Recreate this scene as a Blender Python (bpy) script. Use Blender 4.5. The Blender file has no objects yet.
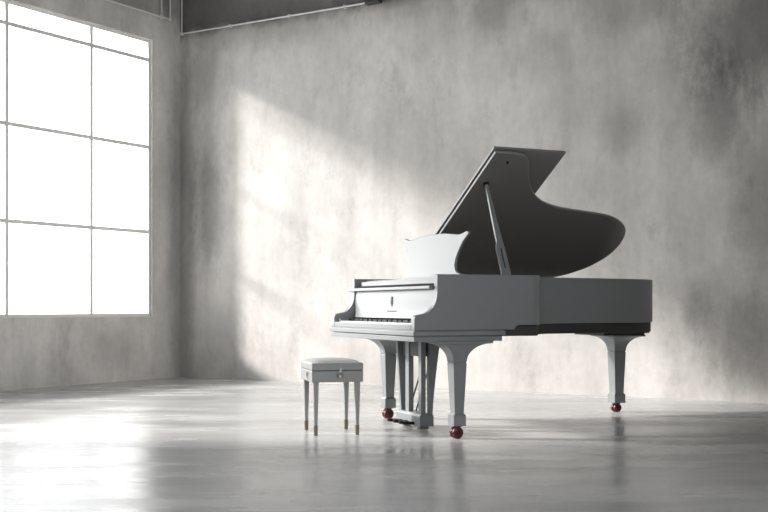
import bpy, bmesh, math
from mathutils import Vector, Matrix
from math import sin, cos, pi, radians

scene = bpy.context.scene
C = scene.collection

# ------------------------------------------------------------------ helpers
def link(o, parent=None):
    C.objects.link(o)
    if parent is not None:
        o.parent = parent
    return o

def obj(name, bm, mat, parent=None, bevel=0.0, smooth=False, seg=2):
    bmesh.ops.recalc_face_normals(bm, faces=bm.faces[:])
    me = bpy.data.meshes.new(name)
    bm.to_mesh(me); bm.free()
    mats = mat if isinstance(mat, (list, tuple)) else [mat]
    for m in mats:
        me.materials.append(m)
    o = bpy.data.objects.new(name, me)
    link(o, parent)
    if smooth:
        for p in me.polygons:
            p.use_smooth = True
        me.set_sharp_from_angle(angle=radians(38))
    if bevel > 0:
        b = o.modifiers.new('bevel', 'BEVEL')
        b.width = bevel; b.segments = seg; b.limit_method = 'ANGLE'; b.angle_limit = radians(40)
        b.harden_normals = False
    return o

def tag(o, label=None, cat=None, group=None, kind=None):
    if label: o['label'] = label
    if cat: o['category'] = cat
    if group: o['group'] = group
    if kind: o['kind'] = kind
    return o

def empty(name, loc=(0, 0, 0), rz=0.0):
    o = bpy.data.objects.new(name, None)
    o.empty_display_size = 0.2
    o.location = loc; o.rotation_euler = (0, 0, rz)
    return link(o)

def box(bm, x0, x1, y0, y1, z0, z1, mi=0):
    vs = [bm.verts.new(p) for p in ((x0,y0,z0),(x1,y0,z0),(x1,y1,z0),(x0,y1,z0),(x0,y0,z1),(x1,y0,z1),(x1,y1,z1),(x0,y1,z1))]
    for f in ((0,3,2,1),(4,5,6,7),(0,1,5,4),(1,2,6,5),(2,3,7,6),(3,0,4,7)):
        bm.faces.new([vs[i] for i in f]).material_index = mi

def prism(bm, pts, fn0, fn1, holes=(), mi=0):
    """outline pts (a,b) mapped by fn0 / fn1 to the two end faces; holes are loops of the same kind"""
    loops = [list(pts)] + [list(h) for h in holes]
    ends = []
    for fn in (fn0, fn1):
        rings = []
        for lp in loops:
            rings.append([bm.verts.new(fn(a, b)) for a, b in lp])
        if len(loops) == 1:
            f = bm.faces.new(rings[0]); f.material_index = mi
        else:
            es = []
            for r in rings:
                for i in range(len(r)):
                    es.append(bm.edges.new((r[i], r[(i+1) % len(r)])))
            res = bmesh.ops.triangle_fill(bm, edges=es, use_beauty=True, use_dissolve=False)
            for g in res['geom']:
                if isinstance(g, bmesh.types.BMFace): g.material_index = mi
        ends.append(rings)
    for r0, r1 in zip(ends[0], ends[1]):
        n = len(r0)
        for i in range(n):
            j = (i+1) % n
            bm.faces.new((r0[i], r0[j], r1[j], r1[i])).material_index = mi

def vprism(bm, pts, z0, z1, mi=0):
    prism(bm, pts, lambda a, b: (a, b, z0), lambda a, b: (a, b, z1), mi=mi)

def yprism(bm, pts, y0, y1, holes=(), mi=0):
    prism(bm, pts, lambda a, b: (a, y0, b), lambda a, b: (a, y1, b), holes, mi)

def loft(bm, rings, mi=0):
    vr = [[bm.verts.new(p) for p in r] for r in rings]
    n = len(vr[0])
    for a, b in zip(vr[:-1], vr[1:]):
        for i in range(n):
            j = (i+1) % n
            bm.faces.new((a[i], a[j], b[j], b[i])).material_index = mi
    bm.faces.new(vr[0]).material_index = mi
    bm.faces.new(vr[-1]).material_index = mi

def rectring(cx, cy, z, xm, xp, ym, yp):
    return [(cx-xm, cy-ym, z), (cx+xp, cy-ym, z), (cx+xp, cy+yp, z), (cx-xm, cy+yp, z)]

def tube(bm, p0, p1, r, n=14, r1=None, mi=0):
    p0 = Vector(p0); p1 = Vector(p1); d = (p1-p0).normalized()
    a = d.orthogonal().normalized(); b = d.cross(a)
    r1 = r if r1 is None else r1
    R = []
    for p, rr in ((p0, r), (p1, r1)):
        R.append([tuple(p + a*rr*cos(2*pi*i/n) + b*rr*sin(2*pi*i/n)) for i in range(n)])
    loft(bm, R, mi)

def lathe(bm, prof, c=(0, 0, 0), ax=(0, 0, 1), n=24, mi=0):
    """prof: (r, h) pairs along ax; ends closed"""
    c = Vector(c); d = Vector(ax).normalized(); a = d.orthogonal().normalized(); b = d.cross(a)
    R = [[tuple(c + d*h + a*r*cos(2*pi*i/n) + b*r*sin(2*pi*i/n)) for i in range(n)] for r, h in prof]
    loft(bm, R, mi)

def torus(bm, c, ax, R, r, n=24, m=8, mi=0, a0=0, a1=2*pi):
    c = Vector(c); d = Vector(ax).normalized(); a = d.orthogonal().normalized(); b = d.cross(a)
    full = abs(a1-a0-2*pi) < 1e-6
    cnt = n if full else n+1
    rings = []
    for i in range(cnt):
        t = a0 + (a1-a0)*i/n
        o = a*cos(t)+b*sin(t)
        rings.append([bm.verts.new(c + o*(R + r*cos(2*pi*k/m)) + d*r*sin(2*pi*k/m)) for k in range(m)])
    for i in range(n):
        A = rings[i]; B = rings[(i+1) % cnt]
        for k in range(m):
            bm.faces.new((A[k], A[(k+1) % m], B[(k+1) % m], B[k])).material_index = mi

def catmull(pts, sub=6, closed=False):
    out = []
    n = len(pts)
    rng = range(n) if closed else range(n-1)
    for i in rng:
        g = lambda k: pts[k % n] if closed else pts[min(max(k, 0), n-1)]
        p0, p1, p2, p3 = g(i-1), g(i), g(i+1), g(i+2)
        for s in range(sub):
            t = s/sub
            out.append(tuple(0.5*((2*p1[k]) + (-p0[k]+p2[k])*t + (2*p0[k]-5*p1[k]+4*p2[k]-p3[k])*t*t
                                  + (-p0[k]+3*p1[k]-3*p2[k]+p3[k])*t**3) for k in range(2)))
    if not closed:
        out.append(tuple(pts[-1]))
    return out

def inset(pts, d):
    """offset an open/closed outline to its left side"""
    out = []; n = len(pts)
    for i in range(n):
        a = Vector(pts[max(i-1, 0)]); b = Vector(pts[min(i+1, n-1)])
        t = (b-a).normalized()
        out.append((pts[i][0]-t.y*d, pts[i][1]+t.x*d))
    return out

# ------------------------------------------------------------------ materials
def newmat(name):
    m = bpy.data.materials.new(name); m.use_nodes = True
    nt = m.node_tree; b = nt.nodes['Principled BSDF']
    return m, nt, b

def paint(name, col, rough=0.35, metal=0.0, var=0.03, spec=0.5, coat=0.0, scale=9.0):
    m, nt, b = newmat(name)
    N = nt.nodes; L = nt.links
    tc = N.new('ShaderNodeTexCoord'); no = N.new('ShaderNodeTexNoise')
    no.inputs['Scale'].default_value = scale; no.inputs['Detail'].default_value = 4
    L.new(tc.outputs['Object'], no.inputs['Vector'])
    mx = N.new('ShaderNodeMix'); mx.data_type = 'RGBA'
    mx.inputs[6].default_value = (*[c*(1-var) for c in col], 1)
    mx.inputs[7].default_value = (*[min(1, c*(1+var)) for c in col], 1)
    L.new(no.outputs['Fac'], mx.inputs[0]); L.new(mx.outputs[2], b.inputs['Base Color'])
    mr = N.new('ShaderNodeMapRange')
    mr.inputs['To Min'].default_value = max(0, rough-0.04); mr.inputs['To Max'].default_value = rough+0.04
    L.new(no.outputs['Fac'], mr.inputs['Value']); L.new(mr.outputs['Result'], b.inputs['Roughness'])
    b.inputs['Metallic'].default_value = metal
    b.inputs['Specular IOR Level'].default_value = spec
    b.inputs['Coat Weight'].default_value = coat
    b.inputs['Coat Roughness'].default_value = 0.12
    return m

M_BODY = paint('grey_satin_lacquer', (0.245, 0.256, 0.265), 0.36, coat=0.15)
M_UNDER = paint('dark_grey_underside', (0.045, 0.045, 0.045), 0.55)
M_LIDIN = paint('lid_inner_lacquer', (0.25, 0.245, 0.235), 0.2, coat=1.0)
M_IVORY = paint('white_key_plastic', (0.85, 0.85, 0.83), 0.25)
M_EBONY = paint('black_key_plastic', (0.015, 0.015, 0.016), 0.3)
M_RED = paint('dark_red_wheel', (0.085, 0.005, 0.007), 0.35)
M_BRASS = paint('aged_brass', (0.17, 0.145, 0.10), 0.45, metal=0.4)
M_DARKMET = paint('dark_metal', (0.03, 0.03, 0.032), 0.35, metal=0.8)
M_STEEL = paint('brushed_steel', (0.35, 0.35, 0.34), 0.35, metal=1.0)
M_MARK = paint('silver_mark', (0.16, 0.155, 0.15), 0.5)
M_PLATE = paint('cast_plate_bronze', (0.12, 0.11, 0.09), 0.4, metal=0.3)
M_WOOD = paint('soundboard_spruce', (0.22, 0.19, 0.15), 0.5)
M_FELT = paint('black_felt', (0.02, 0.02, 0.02), 0.9)
M_BENCH = paint('bench_grey_lacquer', (0.30, 0.308, 0.312), 0.4, coat=0.1)
M_CUSH = paint('bench_top_vinyl', (0.36, 0.368, 0.38), 0.42)
M_PIPE = paint('galvanised_conduit', (0.72, 0.73, 0.73), 0.5)
M_FRAME = paint('pale_grey_window_bar', (0.88, 0.88, 0.88), 0.5)

def concrete(name, axis, base=(0.69, 0.668, 0.645), stains_and_shade=(), band=None):
    """mottled board-cast concrete; axis = 0 wall runs along x, 1 wall runs along y.
    stains: (position along wall, z, radius along, radius z, strength); some entries paint corner shade"""
    m, nt, b = newmat(name)
    N = nt.nodes; L = nt.links
    geo = N.new('ShaderNodeNewGeometry')
    def noise(sc, vec_scale, detail=8, rough=0.6, dist=0.0):
        mp = N.new('ShaderNodeMapping'); mp.inputs['Scale'].default_value = vec_scale
        L.new(geo.outputs['Position'], mp.inputs['Vector'])
        n = N.new('ShaderNodeTexNoise'); n.inputs['Scale'].default_value = sc
        n.inputs['Detail'].default_value = detail; n.inputs['Roughness'].default_value = rough
        n.inputs['Distortion'].default_value = dist
        L.new(mp.outputs['Vector'], n.inputs['Vector'])
        return n.outputs['Fac']
    def mrange(v, a, bb, c, d):
        r = N.new('ShaderNodeMapRange'); r.interpolation_type = 'SMOOTHSTEP'
        for k, x in zip(('From Min', 'From Max', 'To Min', 'To Max'), (a, bb, c, d)): r.inputs[k].default_value = x
        L.new(v, r.inputs['Value']); return r.outputs['Result']
    def math_(op, a, bb):
        n = N.new('ShaderNodeMath'); n.operation = op
        for i, v in enumerate((a, bb)):
            if isinstance(v, (int, float)): n.inputs[i].default_value = v
            else: L.new(v, n.inputs[i])
        return n.outputs[0]
    cloud = mrange(noise(0.8, (1, 1, 0.8), 7, 0.6, 0.2), 0.32, 0.68, 0.80, 1.10)
    streak = mrange(noise(3.4, (1, 1, 0.14), 7, 0.62), 0.3, 0.7, 0.91, 1.06)
    patch = mrange(noise(2.0, (1, 1, 0.6), 11, 0.80, 0.1), 0.50, 0.70, 1.0, 0.78)
    fine = mrange(noise(14, (1, 1, 0.8), 6, 0.65), 0.3, 0.75, 1.03, 0.93)
    f = math_('MULTIPLY', math_('MULTIPLY', cloud, streak), math_('MULTIPLY', patch, fine))
    sep = N.new('ShaderNodeSeparateXYZ'); L.new(geo.outputs['Position'], sep.inputs[0])
    along = sep.outputs[axis]; zz = sep.outputs[2]
    rough_n = noise(2.2, (1, 1, 0.5), 10, 0.78, 0.1)
    edge_n = noise(3.5, (1, 1, 1), 6, 0.65)
    for (p, z, rp, rz, st) in stains_and_shade:
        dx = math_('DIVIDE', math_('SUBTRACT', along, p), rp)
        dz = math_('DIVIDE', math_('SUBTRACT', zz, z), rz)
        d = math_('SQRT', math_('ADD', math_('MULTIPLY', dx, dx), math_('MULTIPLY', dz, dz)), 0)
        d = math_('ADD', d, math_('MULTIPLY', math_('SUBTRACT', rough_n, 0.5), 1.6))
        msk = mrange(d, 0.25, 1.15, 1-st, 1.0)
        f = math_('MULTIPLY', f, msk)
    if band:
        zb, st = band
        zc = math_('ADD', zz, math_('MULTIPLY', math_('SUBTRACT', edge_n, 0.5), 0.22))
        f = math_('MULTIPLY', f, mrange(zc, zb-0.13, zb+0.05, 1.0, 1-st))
    mx = N.new('ShaderNodeMix'); mx.data_type = 'RGBA'; mx.blend_type = 'MULTIPLY'; mx.inputs[0].default_value = 1
    mx.inputs[6].default_value = (*base, 1)
    cb = N.new('ShaderNodeCombineColor')
    for i in range(3): L.new(f, cb.inputs[i])
    L.new(cb.outputs[0], mx.inputs[7])
    L.new(mx.outputs[2], b.inputs['Base Color'])
    b.inputs['Roughness'].default_value = 0.85
    b.inputs['Specular IOR Level'].default_value = 0.25
    bp = N.new('ShaderNodeBump'); bp.inputs['Strength'].default_value = 0.25; bp.inputs['Distance'].default_value = 0.01
    L.new(noise(9, (1, 1, 1), 8, 0.7), bp.inputs['Height']); L.new(bp.outputs['Normal'], b.inputs['Normal'])
    return m

def floor_mat():
    m, nt, b = newmat('polished_concrete_floor')
    N = nt.nodes; L = nt.links
    geo = N.new('ShaderNodeNewGeometry')
    def noise(sc, rotz, vec_scale, detail, rough, dist=0.0):
        mp = N.new('ShaderNodeMapping'); mp.inputs['Scale'].default_value = vec_scale
        mp.vector_type = 'TEXTURE'; mp.inputs['Location'].default_value = (0.3, 0.2, 0.37); mp.inputs['Rotation'].default_value = (0, 0, 0.557)
        L.new(geo.outputs['Position'], mp.inputs['Vector'])
        n = N.new('ShaderNodeTexNoise'); n.inputs['Scale'].default_value = sc
        n.inputs['Detail'].default_value = detail; n.inputs['Roughness'].default_value = rough
        n.inputs['Distortion'].default_value = dist
        L.new(mp.outputs['Vector'], n.inputs['Vector']); return n.outputs['Fac']
    def mrange(v, a, bb, c, d):
        r = N.new('ShaderNodeMapRange'); r.interpolation_type = 'SMOOTHSTEP'
        for k, x in zip(('From Min', 'From Max', 'To Min', 'To Max'), (a, bb, c, d)): r.inputs[k].default_value = x
        L.new(v, r.inputs['Value']); return r.outputs['Result']
    a = noise(1.0, 0, (2.2, 1, 1), 5, 0.55, 0.2)
    c = noise(4.0, 0, (3.5, 1, 1), 3, 0.5, 0.1)
    n = N.new('ShaderNodeMath'); n.operation = 'MULTIPLY'
    L.new(mrange(a, 0.3, 0.7, 0.82, 1.08), n.inputs[0]); L.new(mrange(c, 0.3, 0.7, 0.9, 1.06), n.inputs[1])
    cb = N.new('ShaderNodeCombineColor')
    for i in range(3): L.new(n.outputs[0], cb.inputs[i])
    mx = N.new('ShaderNodeMix'); mx.data_type = 'RGBA'; mx.blend_type = 'MULTIPLY'; mx.inputs[0].default_value = 1
    mx.inputs[6].default_value = (0.55, 0.555, 0.56, 1); L.new(cb.outputs[0], mx.inputs[7])
    L.new(mx.outputs[2], b.inputs['Base Color'])
    L.new(mrange(c, 0.3, 0.7, 0.17, 0.30), b.inputs['Roughness'])
    b.inputs['Specular IOR Level'].default_value = 0.05
    return m

def glass_mat():
    m = bpy.data.materials.new('window_glass'); m.use_nodes = True
    nt = m.node_tree; nt.nodes.clear(); N = nt.nodes
    out = N.new('ShaderNodeOutputMaterial'); tr = N.new('ShaderNodeBsdfTransparent'); gl = N.new('ShaderNodeBsdfGlossy')
    gl.inputs['Roughness'].default_value = 0.03
    tr.inputs['Color'].default_value = (0.97, 0.98, 0.98, 1)
    fr = N.new('ShaderNodeFresnel'); fr.inputs['IOR'].default_value = 1.3
    mx = N.new('ShaderNodeMixShader')
    nt.links.new(fr.outputs[0], mx.inputs[0]); nt.links.new(tr.outputs[0], mx.inputs[1]); nt.links.new(gl.outputs[0], mx.inputs[2])
    nt.links.new(mx.outputs[0], out.inputs[0])
    return m

# ------------------------------------------------------------------ room
# world: back wall is y=0, left wall is x=0, corner at the origin, floor z=0
RX, RY, RZ = 11.0, -12.6, 4.7
WB0, WB1, WZ0, WZ1 = 0.45, 6.85, 0.686, 3.71      # window opening: distance from the corner, heights
WT = 0.24

M_BACK = concrete('concrete_back_wall', 0, stains_and_shade=[
    (0.40, 2.0, 0.30, 0.85, 0.38), (0.08, 1.8, 0.20, 2.6, 0.35), (0.35, 3.3, 0.4, 0.4, 0.2), (0.9, 3.35, 0.3, 0.3, 0.15),  # second entry: corner shade painted into the wall colour
    (6.05, 2.45, 0.35, 0.55, 0.48), (6.45, 3.2, 1.0, 0.8, 0.55), (5.3, 3.45, 0.6, 0.35, 0.30), (3.9, 3.65, 0.35, 0.35, 0.28),  # second entry: light falloff at upper right, painted into the colour
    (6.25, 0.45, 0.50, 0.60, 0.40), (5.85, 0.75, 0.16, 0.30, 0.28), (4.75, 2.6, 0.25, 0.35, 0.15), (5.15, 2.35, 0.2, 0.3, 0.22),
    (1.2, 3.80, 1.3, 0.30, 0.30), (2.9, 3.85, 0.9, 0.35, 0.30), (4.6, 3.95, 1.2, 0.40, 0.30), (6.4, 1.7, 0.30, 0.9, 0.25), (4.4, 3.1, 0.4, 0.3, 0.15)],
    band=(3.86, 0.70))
M_LEFT = concrete('concrete_left_wall', 1, base=(0.76, 0.742, 0.72), stains_and_shade=[(-0.03, 1.8, 0.22, 2.8, 0.35), (-0.25, 4.4, 0.16, 0.45, 0.5), (-1.0, 0.35, 0.5, 0.3, 0.2)], band=(4.04, 0.35))  # first entry: shade along the room corner, painted into the colour
M_PLAIN = concrete('concrete_plain', 0, base=(0.50, 0.49, 0.475))
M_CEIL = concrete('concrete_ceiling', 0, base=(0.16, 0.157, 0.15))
M_FLOOR = floor_mat()
M_GLASS = glass_mat()

def struct(name, bm, mat, parent=None, bevel=0):
    o = obj(name, bm, mat, parent, bevel)
    if parent is None: o['kind'] = 'structure'
    return o

T = 0.24
bm = bmesh.new(); box(bm, -T, RX+T, RY-T, T, -0.2, 0.0); struct('floor', bm, M_FLOOR)
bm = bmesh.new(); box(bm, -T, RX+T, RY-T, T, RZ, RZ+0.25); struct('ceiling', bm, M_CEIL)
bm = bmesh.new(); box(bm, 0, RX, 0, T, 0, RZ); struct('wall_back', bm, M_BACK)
RB0, RB1, RZ0, RZ1 = 6.4, 12.2, 0.9, 4.2      # added opening, out of view right of the camera, lets in fill light
bm = bmesh.new()
prism(bm, [(RY-T, 0), (T, 0), (T, RZ), (RY-T, RZ)], lambda a, b: (RX, a, b), lambda a, b: (RX+T, a, b),
      holes=[[(-RB1, RZ0), (-RB0, RZ0), (-RB0, RZ1), (-RB1, RZ1)]])
struct('wall_right', bm, M_PLAIN)
bm = bmesh.new(); box(bm, 0, RX, RY-T, RY, 0, RZ); struct('wall_front', bm, M_PLAIN)
bm = bmesh.new()
prism(bm, [(RY-T, 0), (T, 0), (T, RZ), (RY-T, RZ)], lambda a, b: (0, a, b), lambda a, b: (-WT, a, b),
      holes=[[(-WB1, WZ0), (-WB0, WZ0), (-WB0, WZ1), (-WB1, WZ1)]])
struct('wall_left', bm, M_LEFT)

# window: one steel grid of bars, glazing behind it
win = bmesh.new()
gx = -0.045
vb = [WB0 + 0.005]
b_ = 1.305
while b_ < WB1-0.3:
    vb.append(b_); b_ += 1.077
vb.append(WB1-0.005)
for k, b_ in enumerate(vb):
    w = 0.019
    box(win, gx-0.012, gx+0.012, -b_-w, -b_+w, WZ0, WZ1)
for z in (WZ0+0.016, 1.61, 2.537, 3.49, WZ1-0.012):
    box(win, gx-0.010, gx+0.010, -WB1, -WB0, z-0.019, z+0.019)
wo = struct('window_1', win, M_FRAME)
pg = bmesh.new(); box(pg, gx-0.004, gx+0.002, -WB1+0.002, -WB0-0.002, WZ0+0.002, WZ1-0.002)
obj('pane', pg, M_GLASS, wo)

win = bmesh.new()  # bars for the added, unseen fill-light opening
for k in range(8):
    y = -RB0-0.015-(RB1-RB0-0.03)*k/7
    box(win, RX+0.02, RX+0.08, y-0.015, y+0.015, RZ0, RZ1)
for k in range(4):
    z = RZ0+0.015+(RZ1-RZ0-0.03)*k/3
    box(win, RX+0.022, RX+0.078, -RB1, -RB0, z-0.015, z+0.015)
w2 = struct('added_fill_window', win, M_FRAME)
pg = bmesh.new(); box(pg, RX+0.047, RX+0.053, -RB1+0.002, -RB0-0.002, RZ0+0.002, RZ1-0.002)
obj('pane', pg, M_GLASS, w2)

# conduits
def elbow(bm, p, r=0.022):
    lathe(bm, [(0.004, -r), (r*0.8, -r*0.8), (r, 0), (r*0.8, r*0.8), (0.004, r)], p, (0, 0, 1), 14)
t = empty('wall_conduit', (0.0, -0.33, 3.985))
tag(t, 'thin grey pipe run above the big window with two risers near the corner', 'pipe')
bm = bmesh.new(); tube(bm, (0.025, -8.0+0.33, 0), (0.025, 0.136, 0), 0.011); obj('horizontal_pipe', bm, M_PIPE, t, smooth=True)
for dy in (0.0, 0.136):
    bm = bmesh.new(); tube(bm, (0.025, dy, 0), (0.025, dy, RZ-3.985), 0.011); obj('riser_pipe', bm, M_PIPE, t, smooth=True)
    bm = bmesh.new(); elbow(bm, (0.025, dy, 0)); obj('pipe_fitting', bm, M_PIPE, t, smooth=True)
for dy in (-0.9, -2.2, -4.0, -6.0):
    bm = bmesh.new(); box(bm, 0, 0.04, dy-0.012, dy+0.012, -0.018, 0.018); obj('pipe_clip', bm, M_PIPE, t, bevel=0.003)
t = empty('wall_conduit', (0.045, 0, 3.855))
tag(t, 'thin grey pipe along the top of the back wall, ending at a small box', 'pipe')
bm = bmesh.new(); tube(bm, (0, -0.025, 0), (2.47, -0.025, 0), 0.010); obj('horizontal_pipe', bm, M_PIPE, t, smooth=True)
bm = bmesh.new(); tube(bm, (0, -0.025, 0), (0, -0.025, RZ-3.855), 0.008); obj('riser_pipe', bm, M_PIPE, t, smooth=True)
bm = bmesh.new(); elbow(bm, (0, -0.025, 0)); obj('pipe_fitting', bm, M_PIPE, t, smooth=True)
for dx in (0.7, 1.5, 2.2):
    bm = bmesh.new(); box(bm, dx-0.012, dx+0.012, -0.04, 0, -0.016, 0.016); obj('pipe_clip', bm, M_PIPE, t, bevel=0.003)
bm = bmesh.new(); box(bm, 2.47, 2.64, -0.07, 0, -0.025, 0.145); jb = obj('junction_box', bm, M_UNDER, t, bevel=0.006); jb['label'] = 'small dark junction box'
bm = bmesh.new(); tube(bm, (2.605, -0.03, 0.145), (2.605, -0.03, RZ-3.855), 0.012); obj('riser_pipe', bm, M_DARKMET, t, smooth=True)

# ------------------------------------------------------------------ camera frame -> world
CAMX, CAMY, CAMH = 8.705, -9.645, 0.80
ca, sa = 0.8490, 0.5283
def w(X, Z, z=0.0):
    return (CAMX + ca*X - sa*Z, CAMY + sa*X + ca*Z, z)
YAW = math.atan2(sa, ca)

# ------------------------------------------------------------------ grand piano
# local axes: x = from keyboard to tail, y = treble (0) to bass (1.4), z up
PA = math.atan2(0.39, 0.921)
piano = empty('grand_piano', w(0.3177, 6.74), YAW + PA)
tag(piano, 'matte grey grand piano with raised lid, music desk up, standing on the concrete floor', 'piano')
W_ = 1.40; TOP = 0.99

# --- case (rim): two cheeks with scrolled arms, bent side, tail and spine, one piece
arm = [(0.0, TOP), (0.0, 0.895)]
for i in range(0, 9):                        # concave sweep
    a = i/8*pi/2
    arm.append((-0.098+0.098*cos(a), 0.752 + 0.13*(1-sin(a))))
for i in range(0, 7):                        # rounded nose
    a = i/6*pi/2
    arm.append((-0.118-0.032*sin(a), 0.718+0.030*cos(a)))
arm += [(-0.150, 0.655), (0.525, 0.655)]
for i in range(1, 6):
    a = i/5*pi/2
    arm.append((0.525+0.035*(1-cos(a)), 0.655+0.028*sin(a)))
arm += [(0.56, TOP)]
plan = catmull([(0.56, 0), (0.62, 0.0), (0.675, 0.006), (0.725, 0.045), (0.775, 0.125), (0.84, 0.25), (0.925, 0.355), (1.05, 0.425),
                (1.25, 0.472), (1.5, 0.507), (1.74, 0.553), (1.90, 0.605), (2.035, 0.69), (2.122, 0.80), (2.17, 0.94),
                (2.185, 1.10), (2.15, 1.25), (2.06, 1.355), (1.92, 1.395), (1.78, 1.40), (1.2, 1.40), (0.56, 1.40)], 7)
plan_in = inset(plan, 0.05)
plan_in[0] = (0.56, 0.05); plan_in[-1] = (0.56, 1.35)
bm = bmesh.new()
yprism(bm, arm, 0.0, 0.05)
yprism(bm, arm, 1.35, 1.40)
vprism(bm, plan + plan_in[::-1], 0.683, TOP)
bmesh.ops.delete(bm, geom=[f for f in bm.faces if all(abs(v.co.x-0.56) < 1e-5 for v in f.verts)], context='FACES_ONLY')
bmesh.ops.remove_doubles(bm, verts=bm.verts[:], dist=1e-5)
case = obj('case', bm, M_BODY, piano, bevel=0.004, smooth=True)

# --- underframe, soundboard, plate inside the rim
pin = inset(plan, 0.012)
under = [(0.10, 0.04)] + [(p[0], min(max(p[1], 0.04), 1.36)) for p in pin] + [(0.10, 1.36)]
bm = bmesh.new(); vprism(bm, under, 0.615, 0.6825)
obj('underframe', bm, M_UNDER, piano, bevel=0.004)
sb = [(0.10, 0.052)] + [(p[0], min(max(p[1], 0.052), 1.348)) for p in inset(plan, 0.052)] + [(0.10, 1.348)]
bm = bmesh.new(); vprism(bm, sb, 0.83, 0.845); obj('soundboard', bm, M_WOOD, piano)
pl = [(0.42, 0.09)] + [(p[0], min(max(p[1], 0.09), 1.31)) for p in inset(plan, 0.09)][3:-3] + [(0.42, 1.31)]
bm = bmesh.new(); vprism(bm, pl, 0.86, 0.885); obj('iron_plate', bm, M_PLATE, piano, bevel=0.006)

# --- keybed with stepped mouldings
bm = bmesh.new()
box(bm, -0.163, 0.454, -0.012, W_+0.012, 0.623, 0.650)
box(bm, -0.148, 0.445, 0.004, W_-0.004, 0.650, 0.656)
box(bm, -0.140, 0.425, 0.004, W_-0.004, 0.616, 0.623)
box(bm, -0.155, 0.435, -0.004, W_+0.004, 0.588, 0.617)
obj('keybed', bm, M_BODY, piano, bevel=0.003)
bm = bmesh.new(); box(bm, -0.150, -0.122, 0.052, 1.348, 0.656, 0.690); obj('key_slip', bm, M_BODY, piano, bevel=0.004)
for y0, y1 in ((0.052, 0.085), (1.315, 1.348)):
    bm = bmesh.new(); box(bm, -0.120, 0.012, y0, y1, 0.656, 0.712); obj('key_block', bm, M_BODY, piano, bevel=0.004)

# --- keys (A0 on the bass side, high y)
kw = 1.225/52
w0 = kb0 = None
for i in range(52):
    y1 = 1.3125 - i*kw
    bm = bmesh.new(); box(bm, -0.118, 0.03, y1-kw+0.0006, y1-0.0006, 0.672, 0.697)
    o = obj('white_key', bm, M_IVORY, piano, bevel=0.0012, seg=1)
names = 'ABCDEFG'
for i in range(51):
    if names[i % 7] in 'ACDFG':
        yc = 1.3125 - (i+1)*kw
        bm = bmesh.new()
        loft(bm, [rectring(-0.022, yc, 0.697, 0.046, 0.05, 0.0055, 0.0055), rectring(-0.022, yc, 0.714, 0.041, 0.05, 0.0042, 0.0042)])
        obj('black_key', bm, M_EBONY, piano, bevel=0.001, seg=1)

# --- fallboard (curved foot), lip slab, rails
fb = [(0.012, 0.90), (0.008, 0.86), (0.006, 0.82), (0.006, 0.78), (0.002, 0.75), (-0.004, 0.732), (-0.006, 0.722), (0.02, 0.722), (0.035, 0.75), (0.035, 0.90)]
bm = bmesh.new(); yprism(bm, fb, 0.052, 1.348)
fall = obj('fallboard', bm, M_BODY, piano, smooth=True)
# emblem on the fallboard: little lyre shaped mark and a fine line of lettering under it
bm = bmesh.new()
yc, zc = 0.696, 0.829
box(bm, 0.0035, 0.0066, yc-0.012, yc+0.012, zc-0.032, zc-0.025)
box(bm, 0.0035, 0.0066, yc-0.003, yc+0.003, zc-0.025, zc+0.034)
for s in (-1, 1):
    path = [(0.004, -0.026), (0.013, -0.012), (0.013, 0.004), (0.008, 0.016), (0.012, 0.028)]
    pp = catmull(path, 4)
    for (a0, b0), (a1, b1) in zip(pp[:-1], pp[1:]):
        tube(bm, (0.005, yc+s*a0, zc+b0), (0.005, yc+s*a1, zc+b1), 0.0026, 6)
box(bm, 0.0035, 0.0066, yc-0.010, yc+0.010, zc+0.006, zc+0.010)
obj('emblem', bm, M_MARK, fall)
bm = bmesh.new()
y = yc+0.075; k = 0
wd = [0.009, 0.006, 0.011, 0.008, 0.007, 0.012, 0.008, 0.005, 0.010, 0.007, 0.009, 0.006, 0.011]
for d in wd:
    box(bm, -0.0005, 0.0042, y-d, y, 0.764, 0.7705); y -= d+0.0033
o = obj('lettering_line', bm, M_MARK, fall)
bm = bmesh.new(); box(bm, -0.026, 0.05, 0.062, W_+0.014, 0.902, 0.922); obj('fallboard_lip', bm, M_BODY, piano, bevel=0.004)
bm = bmesh.new(); box(bm, 0.03, 0.055, 0.075, 1.29, 0.936, 0.966); obj('front_rail', bm, M_BODY, piano, bevel=0.003)
bm = bmesh.new(); box(bm, 0.022, 0.06, 0.054, 1.346, 0.922, 0.936); obj('felt_strip', bm, M_FELT, piano)
bm = bmesh.new(); box(bm, 0.085, 0.40, 0.054, 1.346, 0.955, 0.975); obj('music_shelf', bm, M_BODY, piano, bevel=0.003)

# --- music desk with scrolled outline
half = [(0.205, 0.985), (0.20, 0.996), (0.245, 1.003), (0.295, 1.018), (0.322, 1.055), (0.318, 1.105), (0.288, 1.155), (0.245, 1.205),
        (0.212, 1.230), (0.188, 1.247), (0.192, 1.262), (0.222, 1.266), (0.275, 1.255), (0.34, 1.252), (0.43, 1.262), (0.56, 1.272)]
R_ = catmull(half, 4)
R_ = R_ + [(1.37-a, b) for a, b in R_[::-1]]
tilt = 0.036/0.27
bm = bmesh.new()
fu = lambda off: (lambda a, b: (0.264 + off + (b-0.985)*tilt, a, b))
prism(bm, R_, fu(0.0), fu(0.018))
desk = obj('music_desk', bm, M_BODY, piano, bevel=0.003, smooth=True)
bm = bmesh.new(); box(bm, 0.235, 0.263, 0.22, 1.15, 0.975, 0.990); obj('desk_ledge', bm, M_BODY, desk, bevel=0.003)

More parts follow.
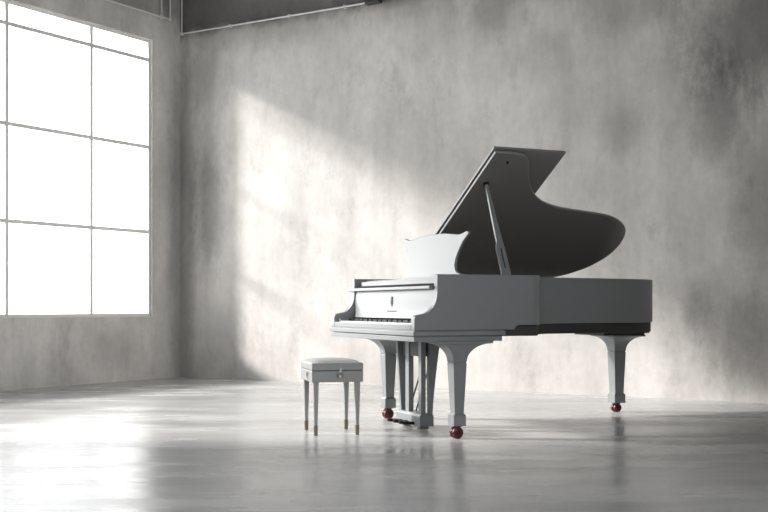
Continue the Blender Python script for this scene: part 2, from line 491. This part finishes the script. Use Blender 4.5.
# --- lid, raised
TH = radians(32)
def LP(u, wv, n=0.0):
    return (u, W_ - wv*cos(TH) + n*sin(TH), TOP + 0.002 + wv*sin(TH) + n*cos(TH))
LW = 1.445
lid_out = [(0.447, 0.0), (0.487, LW), (0.56, LW)]
lid_out += catmull([(0.56, LW), (0.65, LW-0.004), (0.725, 1.415), (0.775, 1.345), (0.83, 1.23), (0.895, 1.125), (0.965, 1.045), (1.07, 0.965), (1.21, 0.91),
                    (1.37, 0.88), (1.53, 0.858), (1.68, 0.83), (1.82, 0.765), (1.92, 0.665), (1.965, 0.52), (1.955, 0.365),
                    (1.885, 0.225), (1.80, 0.14), (1.70, 0.075), (1.58, 0.03), (1.45, 0.0)], 6)[1:]
bm = bmesh.new()
prism(bm, lid_out, lambda a, b: LP(a, b, 0.0), lambda a, b: LP(a, b, 0.019))
lid = obj('lid', bm, [M_BODY, M_LIDIN], piano, bevel=0.003, smooth=True)
dn = Vector((0, -sin(TH), -cos(TH)))
for p in lid.data.polygons:
    if p.normal.dot(dn) > 0.95: p.material_index = 1
bm = bmesh.new()
prism(bm, [(0.440, 0.01), (0.480, LW+0.012), (1.005, LW+0.008), (0.97, 0.01)], lambda a, b: LP(a, b, 0.028), lambda a, b: LP(a, b, 0.044))
flap = obj('front_flap', bm, [M_BODY, M_LIDIN], lid, bevel=0.003)
for p in flap.data.polygons:
    if p.normal.dot(dn) > 0.95: p.material_index = 1
bm = bmesh.new(); lathe(bm, [(0.018, 0), (0.018, 0.012), (0.010, 0.016)], LP(0.555, 1.14, 0.0), tuple(dn), 20); obj('prop_cup', bm, M_DARKMET, lid, smooth=True)
bm = bmesh.new(); lathe(bm, [(0.008, 0), (0.008, 0.008), (0.004, 0.012)], LP(0.61, 1.36, 0.0), tuple(dn), 16); obj('bumper', bm, M_DARKMET, lid, smooth=True)

# --- prop stick: slotted foot, tapering to the lid
pb = Vector((0.487, 0.026, 0.955)); pt = Vector(LP(0.555, 1.14, -0.004))
ax = (pt-pb).normalized(); Lp = (pt-pb).length
su = (Vector((1, 0, 0)) - ax*ax.x).normalized(); th = ax.cross(su)
def PP(off):
    return lambda a, b: tuple(pb + su*a + ax*b + th*off)
k1 = Lp*0.38
outl = [(-0.032, 0), (0.032, 0), (0.030, k1-0.05), (0.024, k1), (0.008, Lp), (-0.008, Lp), (-0.018, k1), (-0.030, k1-0.04)]
slot = [(-0.0045, 0.09), (0.0045, 0.09), (0.0045, k1-0.05), (-0.0045, k1-0.05)]
bm = bmesh.new(); prism(bm, outl, PP(-0.009), PP(0.009), holes=[slot])
prop = obj('lid_prop', bm, M_BODY, piano, bevel=0.002)
bm = bmesh.new(); prism(bm, [(a*0.95, b) for a, b in slot], PP(0.002), PP(0.006)); obj('prop_slot_back', bm, M_FELT, prop)

# --- legs
def make_leg(cx, cy, s1, s0, zt, fl, kz, zb):
    """fl = flare on (-x,+x,-y,+y); s1 half size under the bracket, s0 at the foot; kz bracket foot, zb (block top, block bottom)"""
    xm, xp, ym, yp = fl
    bm = bmesh.new()
    rings = [rectring(cx, cy, zt, s1+xm, s1+xp, s1+ym, s1+yp), rectring(cx, cy, zt-0.012, s1+xm, s1+xp, s1+ym, s1+yp)]
    K = 9
    for i in range(K+1):
        a = i/K*pi/2
        q = 1-sin(a)
        z = zt-0.013-(zt-0.013-kz)*(1-cos(a))
        rings.append(rectring(cx, cy, z, s1+xm*q*0.96, s1+xp*q*0.96, s1+ym*q*0.96, s1+yp*q*0.96))
    g = s1+0.003
    rings += [rectring(cx, cy, kz-0.002, s1-0.004, s1-0.004, s1-0.004, s1-0.004), rectring(cx, cy, kz-0.007, s1-0.004, s1-0.004, s1-0.004, s1-0.004),
              rectring(cx, cy, kz-0.009, s1, s1, s1, s1), rectring(cx, cy, zb[0]+0.012, s0, s0, s0, s0)]
    sb_ = s0+0.010
    rings += [rectring(cx, cy, zb[0], sb_, sb_, sb_, sb_), rectring(cx, cy, zb[1], sb_, sb_, sb_, sb_)]
    loft(bm, rings)
    leg = obj('leg', bm, M_BODY, piano, bevel=0.002, smooth=True)
    h = zb[1]; r = h*0.47
    bm = bmesh.new()
    for s in (-1, 1):
        lathe(bm, [(r*0.72, -0.013), (r*0.94, -0.010), (r, -0.004), (r, 0.004), (r*0.94, 0.010), (r*0.72, 0.013)],
              (cx-0.004, cy+s*0.016, r), (0, 1, 0), 28)
    cst = obj('caster_wheel', bm, M_RED, leg, smooth=True); cst['label'] = 'dark red caster wheel'
    bm = bmesh.new()
    lathe(bm, [(0.030, h), (0.030, h-0.006), (0.012, h-0.010)], (cx, cy, 0), (0, 0, 1), 20)
    tube(bm, (cx-0.004, cy-0.034, r), (cx-0.004, cy+0.034, r), 0.009, 14)
    box(bm, cx-0.012, cx+0.008, cy-0.0025, cy+0.0025, r, h-0.006)
    obj('caster_fork', bm, M_DARKMET, leg)
    return leg
make_leg(0.157, 0.056, 0.0445, 0.031, 0.588, (0.105, 0.165, 0.030, 0.11), 0.464, (0.142, 0.078))
make_leg(0.252, 1.330, 0.0445, 0.031, 0.588, (0.165, 0.105, 0.11, 0.030), 0.464, (0.142, 0.078))
make_leg(2.045, 1.135, 0.050, 0.038, 0.585, (0.09, 0.100, 0.110, 0.09), 0.462, (0.133, 0.070))
bm = bmesh.new()
for (x0, x1, y0, y1, z0, z1) in ((1.80, 2.16, 0.94, 1.335, 0.583, 0.600), (1.78, 2.175, 0.90, 1.35, 0.600, 0.618)):
    box(bm, x0, x1, y0, y1, z0, z1)
obj('leg_mount', bm, M_UNDER, piano, bevel=0.003)

# --- pedal lyre
bm = bmesh.new()
vl = (0.526, 0.880)
lcx, lcy = 0.168, 0.695
rings = [rectring(lcx, lcy, 0.026, 0.050, 0.050, 0.188, 0.188), rectring(lcx, lcy, 0.094, 0.050, 0.050, 0.188, 0.188),
         rectring(lcx, lcy, 0.108, 0.036, 0.046, 0.180, 0.180)]
loft(bm, rings)
for s in (-1, 1):
    box(bm, 0.135, 0.200, lcy+s*0.13-0.02, lcy+s*0.13+0.02, 0.004, 0.026, 0)
lyre = obj('pedal_lyre', bm, M_BODY, piano, bevel=0.004)
def pillar(y0, y1, xb, xt, zt=0.60):
    bm = bmesh.new()
    prof = [(xb[0], 0.105)]
    n = 8
    for i in range(n+1):
        t_ = i/n; prof.append((xb[0]+(xt[0]-xb[0])*t_, 0.105+(zt-0.105)*t_))
    for i in range(n, -1, -1):
        t_ = i/n; prof.append((xb[1]+(xt[1]-xb[1])*t_**1.3, 0.105+(zt-0.105)*t_))
    yprism(bm, prof[1:], y0, y1)
    obj('pillar', bm, M_BODY, lyre, bevel=0.002)
pillar(0.508, 0.552, (0.188, 0.210), (0.186, 0.268))
pillar(0.522, 0.566, (0.134, 0.168), (0.134, 0.168))
pillar(0.720, 0.775, (0.136, 0.172), (0.136, 0.172))
pillar(0.848, 0.876, (0.140, 0.172), (0.109, 0.176))
bm = bmesh.new(); box(bm, 0.142, 0.200, 0.560, 0.852, 0.475, 0.600); obj('lyre_head', bm, M_UNDER, lyre, bevel=0.003)
for y in (0.76, 0.865):
    bm = bmesh.new(); tube(bm, (0.205, y, 0.10), (0.375, y, 0.62), 0.006, 10); obj('brace_rod', bm, M_DARKMET, lyre, smooth=True)
for y in (0.60, 0.695, 0.79):
    bm = bmesh.new()
    pr = [(0.118, -0.006), (0.02, -0.007), (-0.012, -0.012), (-0.02, -0.010), (-0.018, 0.012), (0.0, 0.014), (0.02, 0.009), (0.118, 0.007)]
    top = catmull([(0.118, 0.007), (0.08, 0.009), (0.05, 0.022), (0.03, 0.024), (0.016, 0.010), (0.016, -0.010), (0.03, -0.024), (0.05, -0.022), (0.08, -0.009), (0.118, -0.007)], 4)
    prism(bm, top, lambda a, b: (a, y+b, 0.034+0.08*(0.12-a)), lambda a, b: (a, y+b, 0.052+0.10*(0.12-a)))
    pd = obj('pedal', bm, M_DARKMET, lyre, bevel=0.002, smooth=True)
    pd['label'] = 'dark metal pedal'

# ------------------------------------------------------------------ piano bench
BA = radians(14.0)
X0, Z0 = -0.4213, 7.0
bench = empty('piano_bench', w(X0, Z0), YAW + BA)
tag(bench, 'small square grey piano bench with padded top and brass-tipped legs, before the keyboard', 'bench')
bx0, bx1, by0, by1 = -0.030, 0.293, -0.035, 0.365
bm = bmesh.new(); box(bm, bx0, bx1, by0, by1, 0.330, 0.400); body = obj('seat_box', bm, M_BENCH, bench, bevel=0.004)
bm = bmesh.new(); box(bm, bx0+0.004, bx1-0.004, by0+0.004, by1-0.004, 0.400, 0.4035); obj('box_seam', bm, M_UNDER, body)
bm = bmesh.new(); box(bm, bx0, bx1, by0, by1, 0.4035, 0.447); lidb = obj('seat_lid', bm, M_BENCH, bench, bevel=0.004)
# padded dome
bm = bmesh.new(); NX = 14
grid = []
for i in range(NX+1):
    row = []
    for j in range(NX+1):
        s = -1+2*i/NX; t_ = -1+2*j/NX
        h_ = 0.447 + 0.024*((1-abs(s)**3)*(1-abs(t_)**3))**0.55
        row.append(bm.verts.new(((bx0+bx1)/2+s*(bx1-bx0)/2*0.985, (by0+by1)/2+t_*(by1-by0)/2*0.985, h_)))
    grid.append(row)
for i in range(NX):
    for j in range(NX):
        bm.faces.new((grid[i][j], grid[i+1][j], grid[i+1][j+1], grid[i][j+1]))
bed = [grid[i][0] for i in range(NX+1)] + [grid[NX][j] for j in range(1, NX+1)] + [grid[i][NX] for i in range(NX-1, -1, -1)] + [grid[0][j] for j in range(NX-1, 0, -1)]
low = [bm.verts.new((v.co.x, v.co.y, 0.4455)) for v in bed]
for i in range(len(bed)):
    j = (i+1) % len(bed); bm.faces.new((bed[i], bed[j], low[j], low[i]))
bm.faces.new(low)
obj('seat_pad', bm, M_CUSH, bench, smooth=True)
for lx, ly in ((0.0, 0.0), (0.262, 0.0), (0.0, 0.328), (0.262, 0.328)):
    bm = bmesh.new()
    loft(bm, [rectring(lx, ly, 0.331, 0.017, 0.017, 0.017, 0.017), rectring(lx, ly, 0.06, 0.0105, 0.0105, 0.0105, 0.0105)])
    lg = obj('leg', bm, M_BENCH, bench, bevel=0.002)
    bm = bmesh.new()
    loft(bm, [rectring(lx, ly, 0.062, 0.0125, 0.0125, 0.0125, 0.0125), rectring(lx, ly, 0.0, 0.0105, 0.0105, 0.0105, 0.0105)])
    fr = obj('ferrule', bm, M_BRASS, lg, bevel=0.0015); fr['label'] = 'dull brass leg tip'
# hasp and ring on the front, drop handle on the left side
bm = bmesh.new(); hx = 0.148
box(bm, hx-0.009, hx+0.009, by0-0.004, by0, 0.385, 0.420); tube(bm, (hx, by0-0.010, 0.408), (hx, by0, 0.408), 0.006, 12)
latch = obj('latch', bm, M_STEEL, bench, bevel=0.001)
bm = bmesh.new(); torus(bm, (hx-0.002, by0-0.009, 0.370), (0, 1, 0), 0.017, 0.0035); box(bm, hx-0.008, hx+0.006, by0-0.003, by0, 0.355, 0.372)
obj('latch_ring', bm, M_STEEL, latch, smooth=True)
bm = bmesh.new(); ym = 0.10
for dy in (-0.022, 0.022): tube(bm, (bx0-0.008, ym+dy, 0.378), (bx0, ym+dy, 0.378), 0.004, 10)
torus(bm, (bx0-0.008, ym, 0.372), (1, 0, 0), 0.022, 0.0025)
obj('side_handle', bm, M_STEEL, bench, smooth=True)

# ------------------------------------------------------------------ light
world = bpy.data.worlds.new('overcast_white'); scene.world = world; world.use_nodes = True
bg = world.node_tree.nodes['Background']
bg.inputs['Color'].default_value = (1.0, 0.99, 0.985, 1); bg.inputs['Strength'].default_value = 6.2

d = Vector((0.887, 0.462, -0.48)).normalized()
sun = bpy.data.lights.new('sun', 'SUN'); sun.energy = 6.3; sun.angle = radians(6.5); sun.color = (1.0, 0.94, 0.89)
so = bpy.data.objects.new('sun', sun); link(so)
so.location = (-6, -9, 7)
so.rotation_euler = d.to_track_quat('-Z', 'Y').to_euler()

def portal(x, y0, y1, z0, z1, sgn):
    por = bpy.data.lights.new('window_portal', 'AREA'); por.shape = 'RECTANGLE'
    por.size = z1-z0; por.size_y = abs(y1-y0); por.cycles.is_portal = True
    po = bpy.data.objects.new('window_portal', por); link(po)
    po.location = (x, (y0+y1)/2, (z0+z1)/2)
    po.rotation_euler = Matrix(((0, 0, -sgn), (0, 1, 0), (sgn, 0, 0))).to_euler()
portal(-WT-0.02, -WB0, -WB1, WZ0, WZ1, 1)
portal(RX+T+0.02, -RB0, -RB1, RZ0, RZ1, -1)

# ------------------------------------------------------------------ camera
cam = bpy.data.cameras.new('camera'); co = bpy.data.objects.new('camera', cam); link(co)
cam.sensor_width = 36; cam.lens = 1135/768*36
cam.shift_y = (306-256)/768
co.location = (CAMX, CAMY, CAMH)
co.rotation_euler = (pi/2, 0, YAW)
cam.clip_start = 0.05; cam.clip_end = 200
scene.camera = co

scene.view_settings.view_transform = 'Standard'
scene.view_settings.look = 'None'
scene.view_settings.gamma = 1.0
scene.view_settings.use_curve_mapping = False
scene.view_settings.exposure = 0.12
scene.cycles.use_denoising = True
scene.cycles.max_bounces = 12
scene.cycles.diffuse_bounces = 8
scene.cycles.sample_clamp_indirect = 8
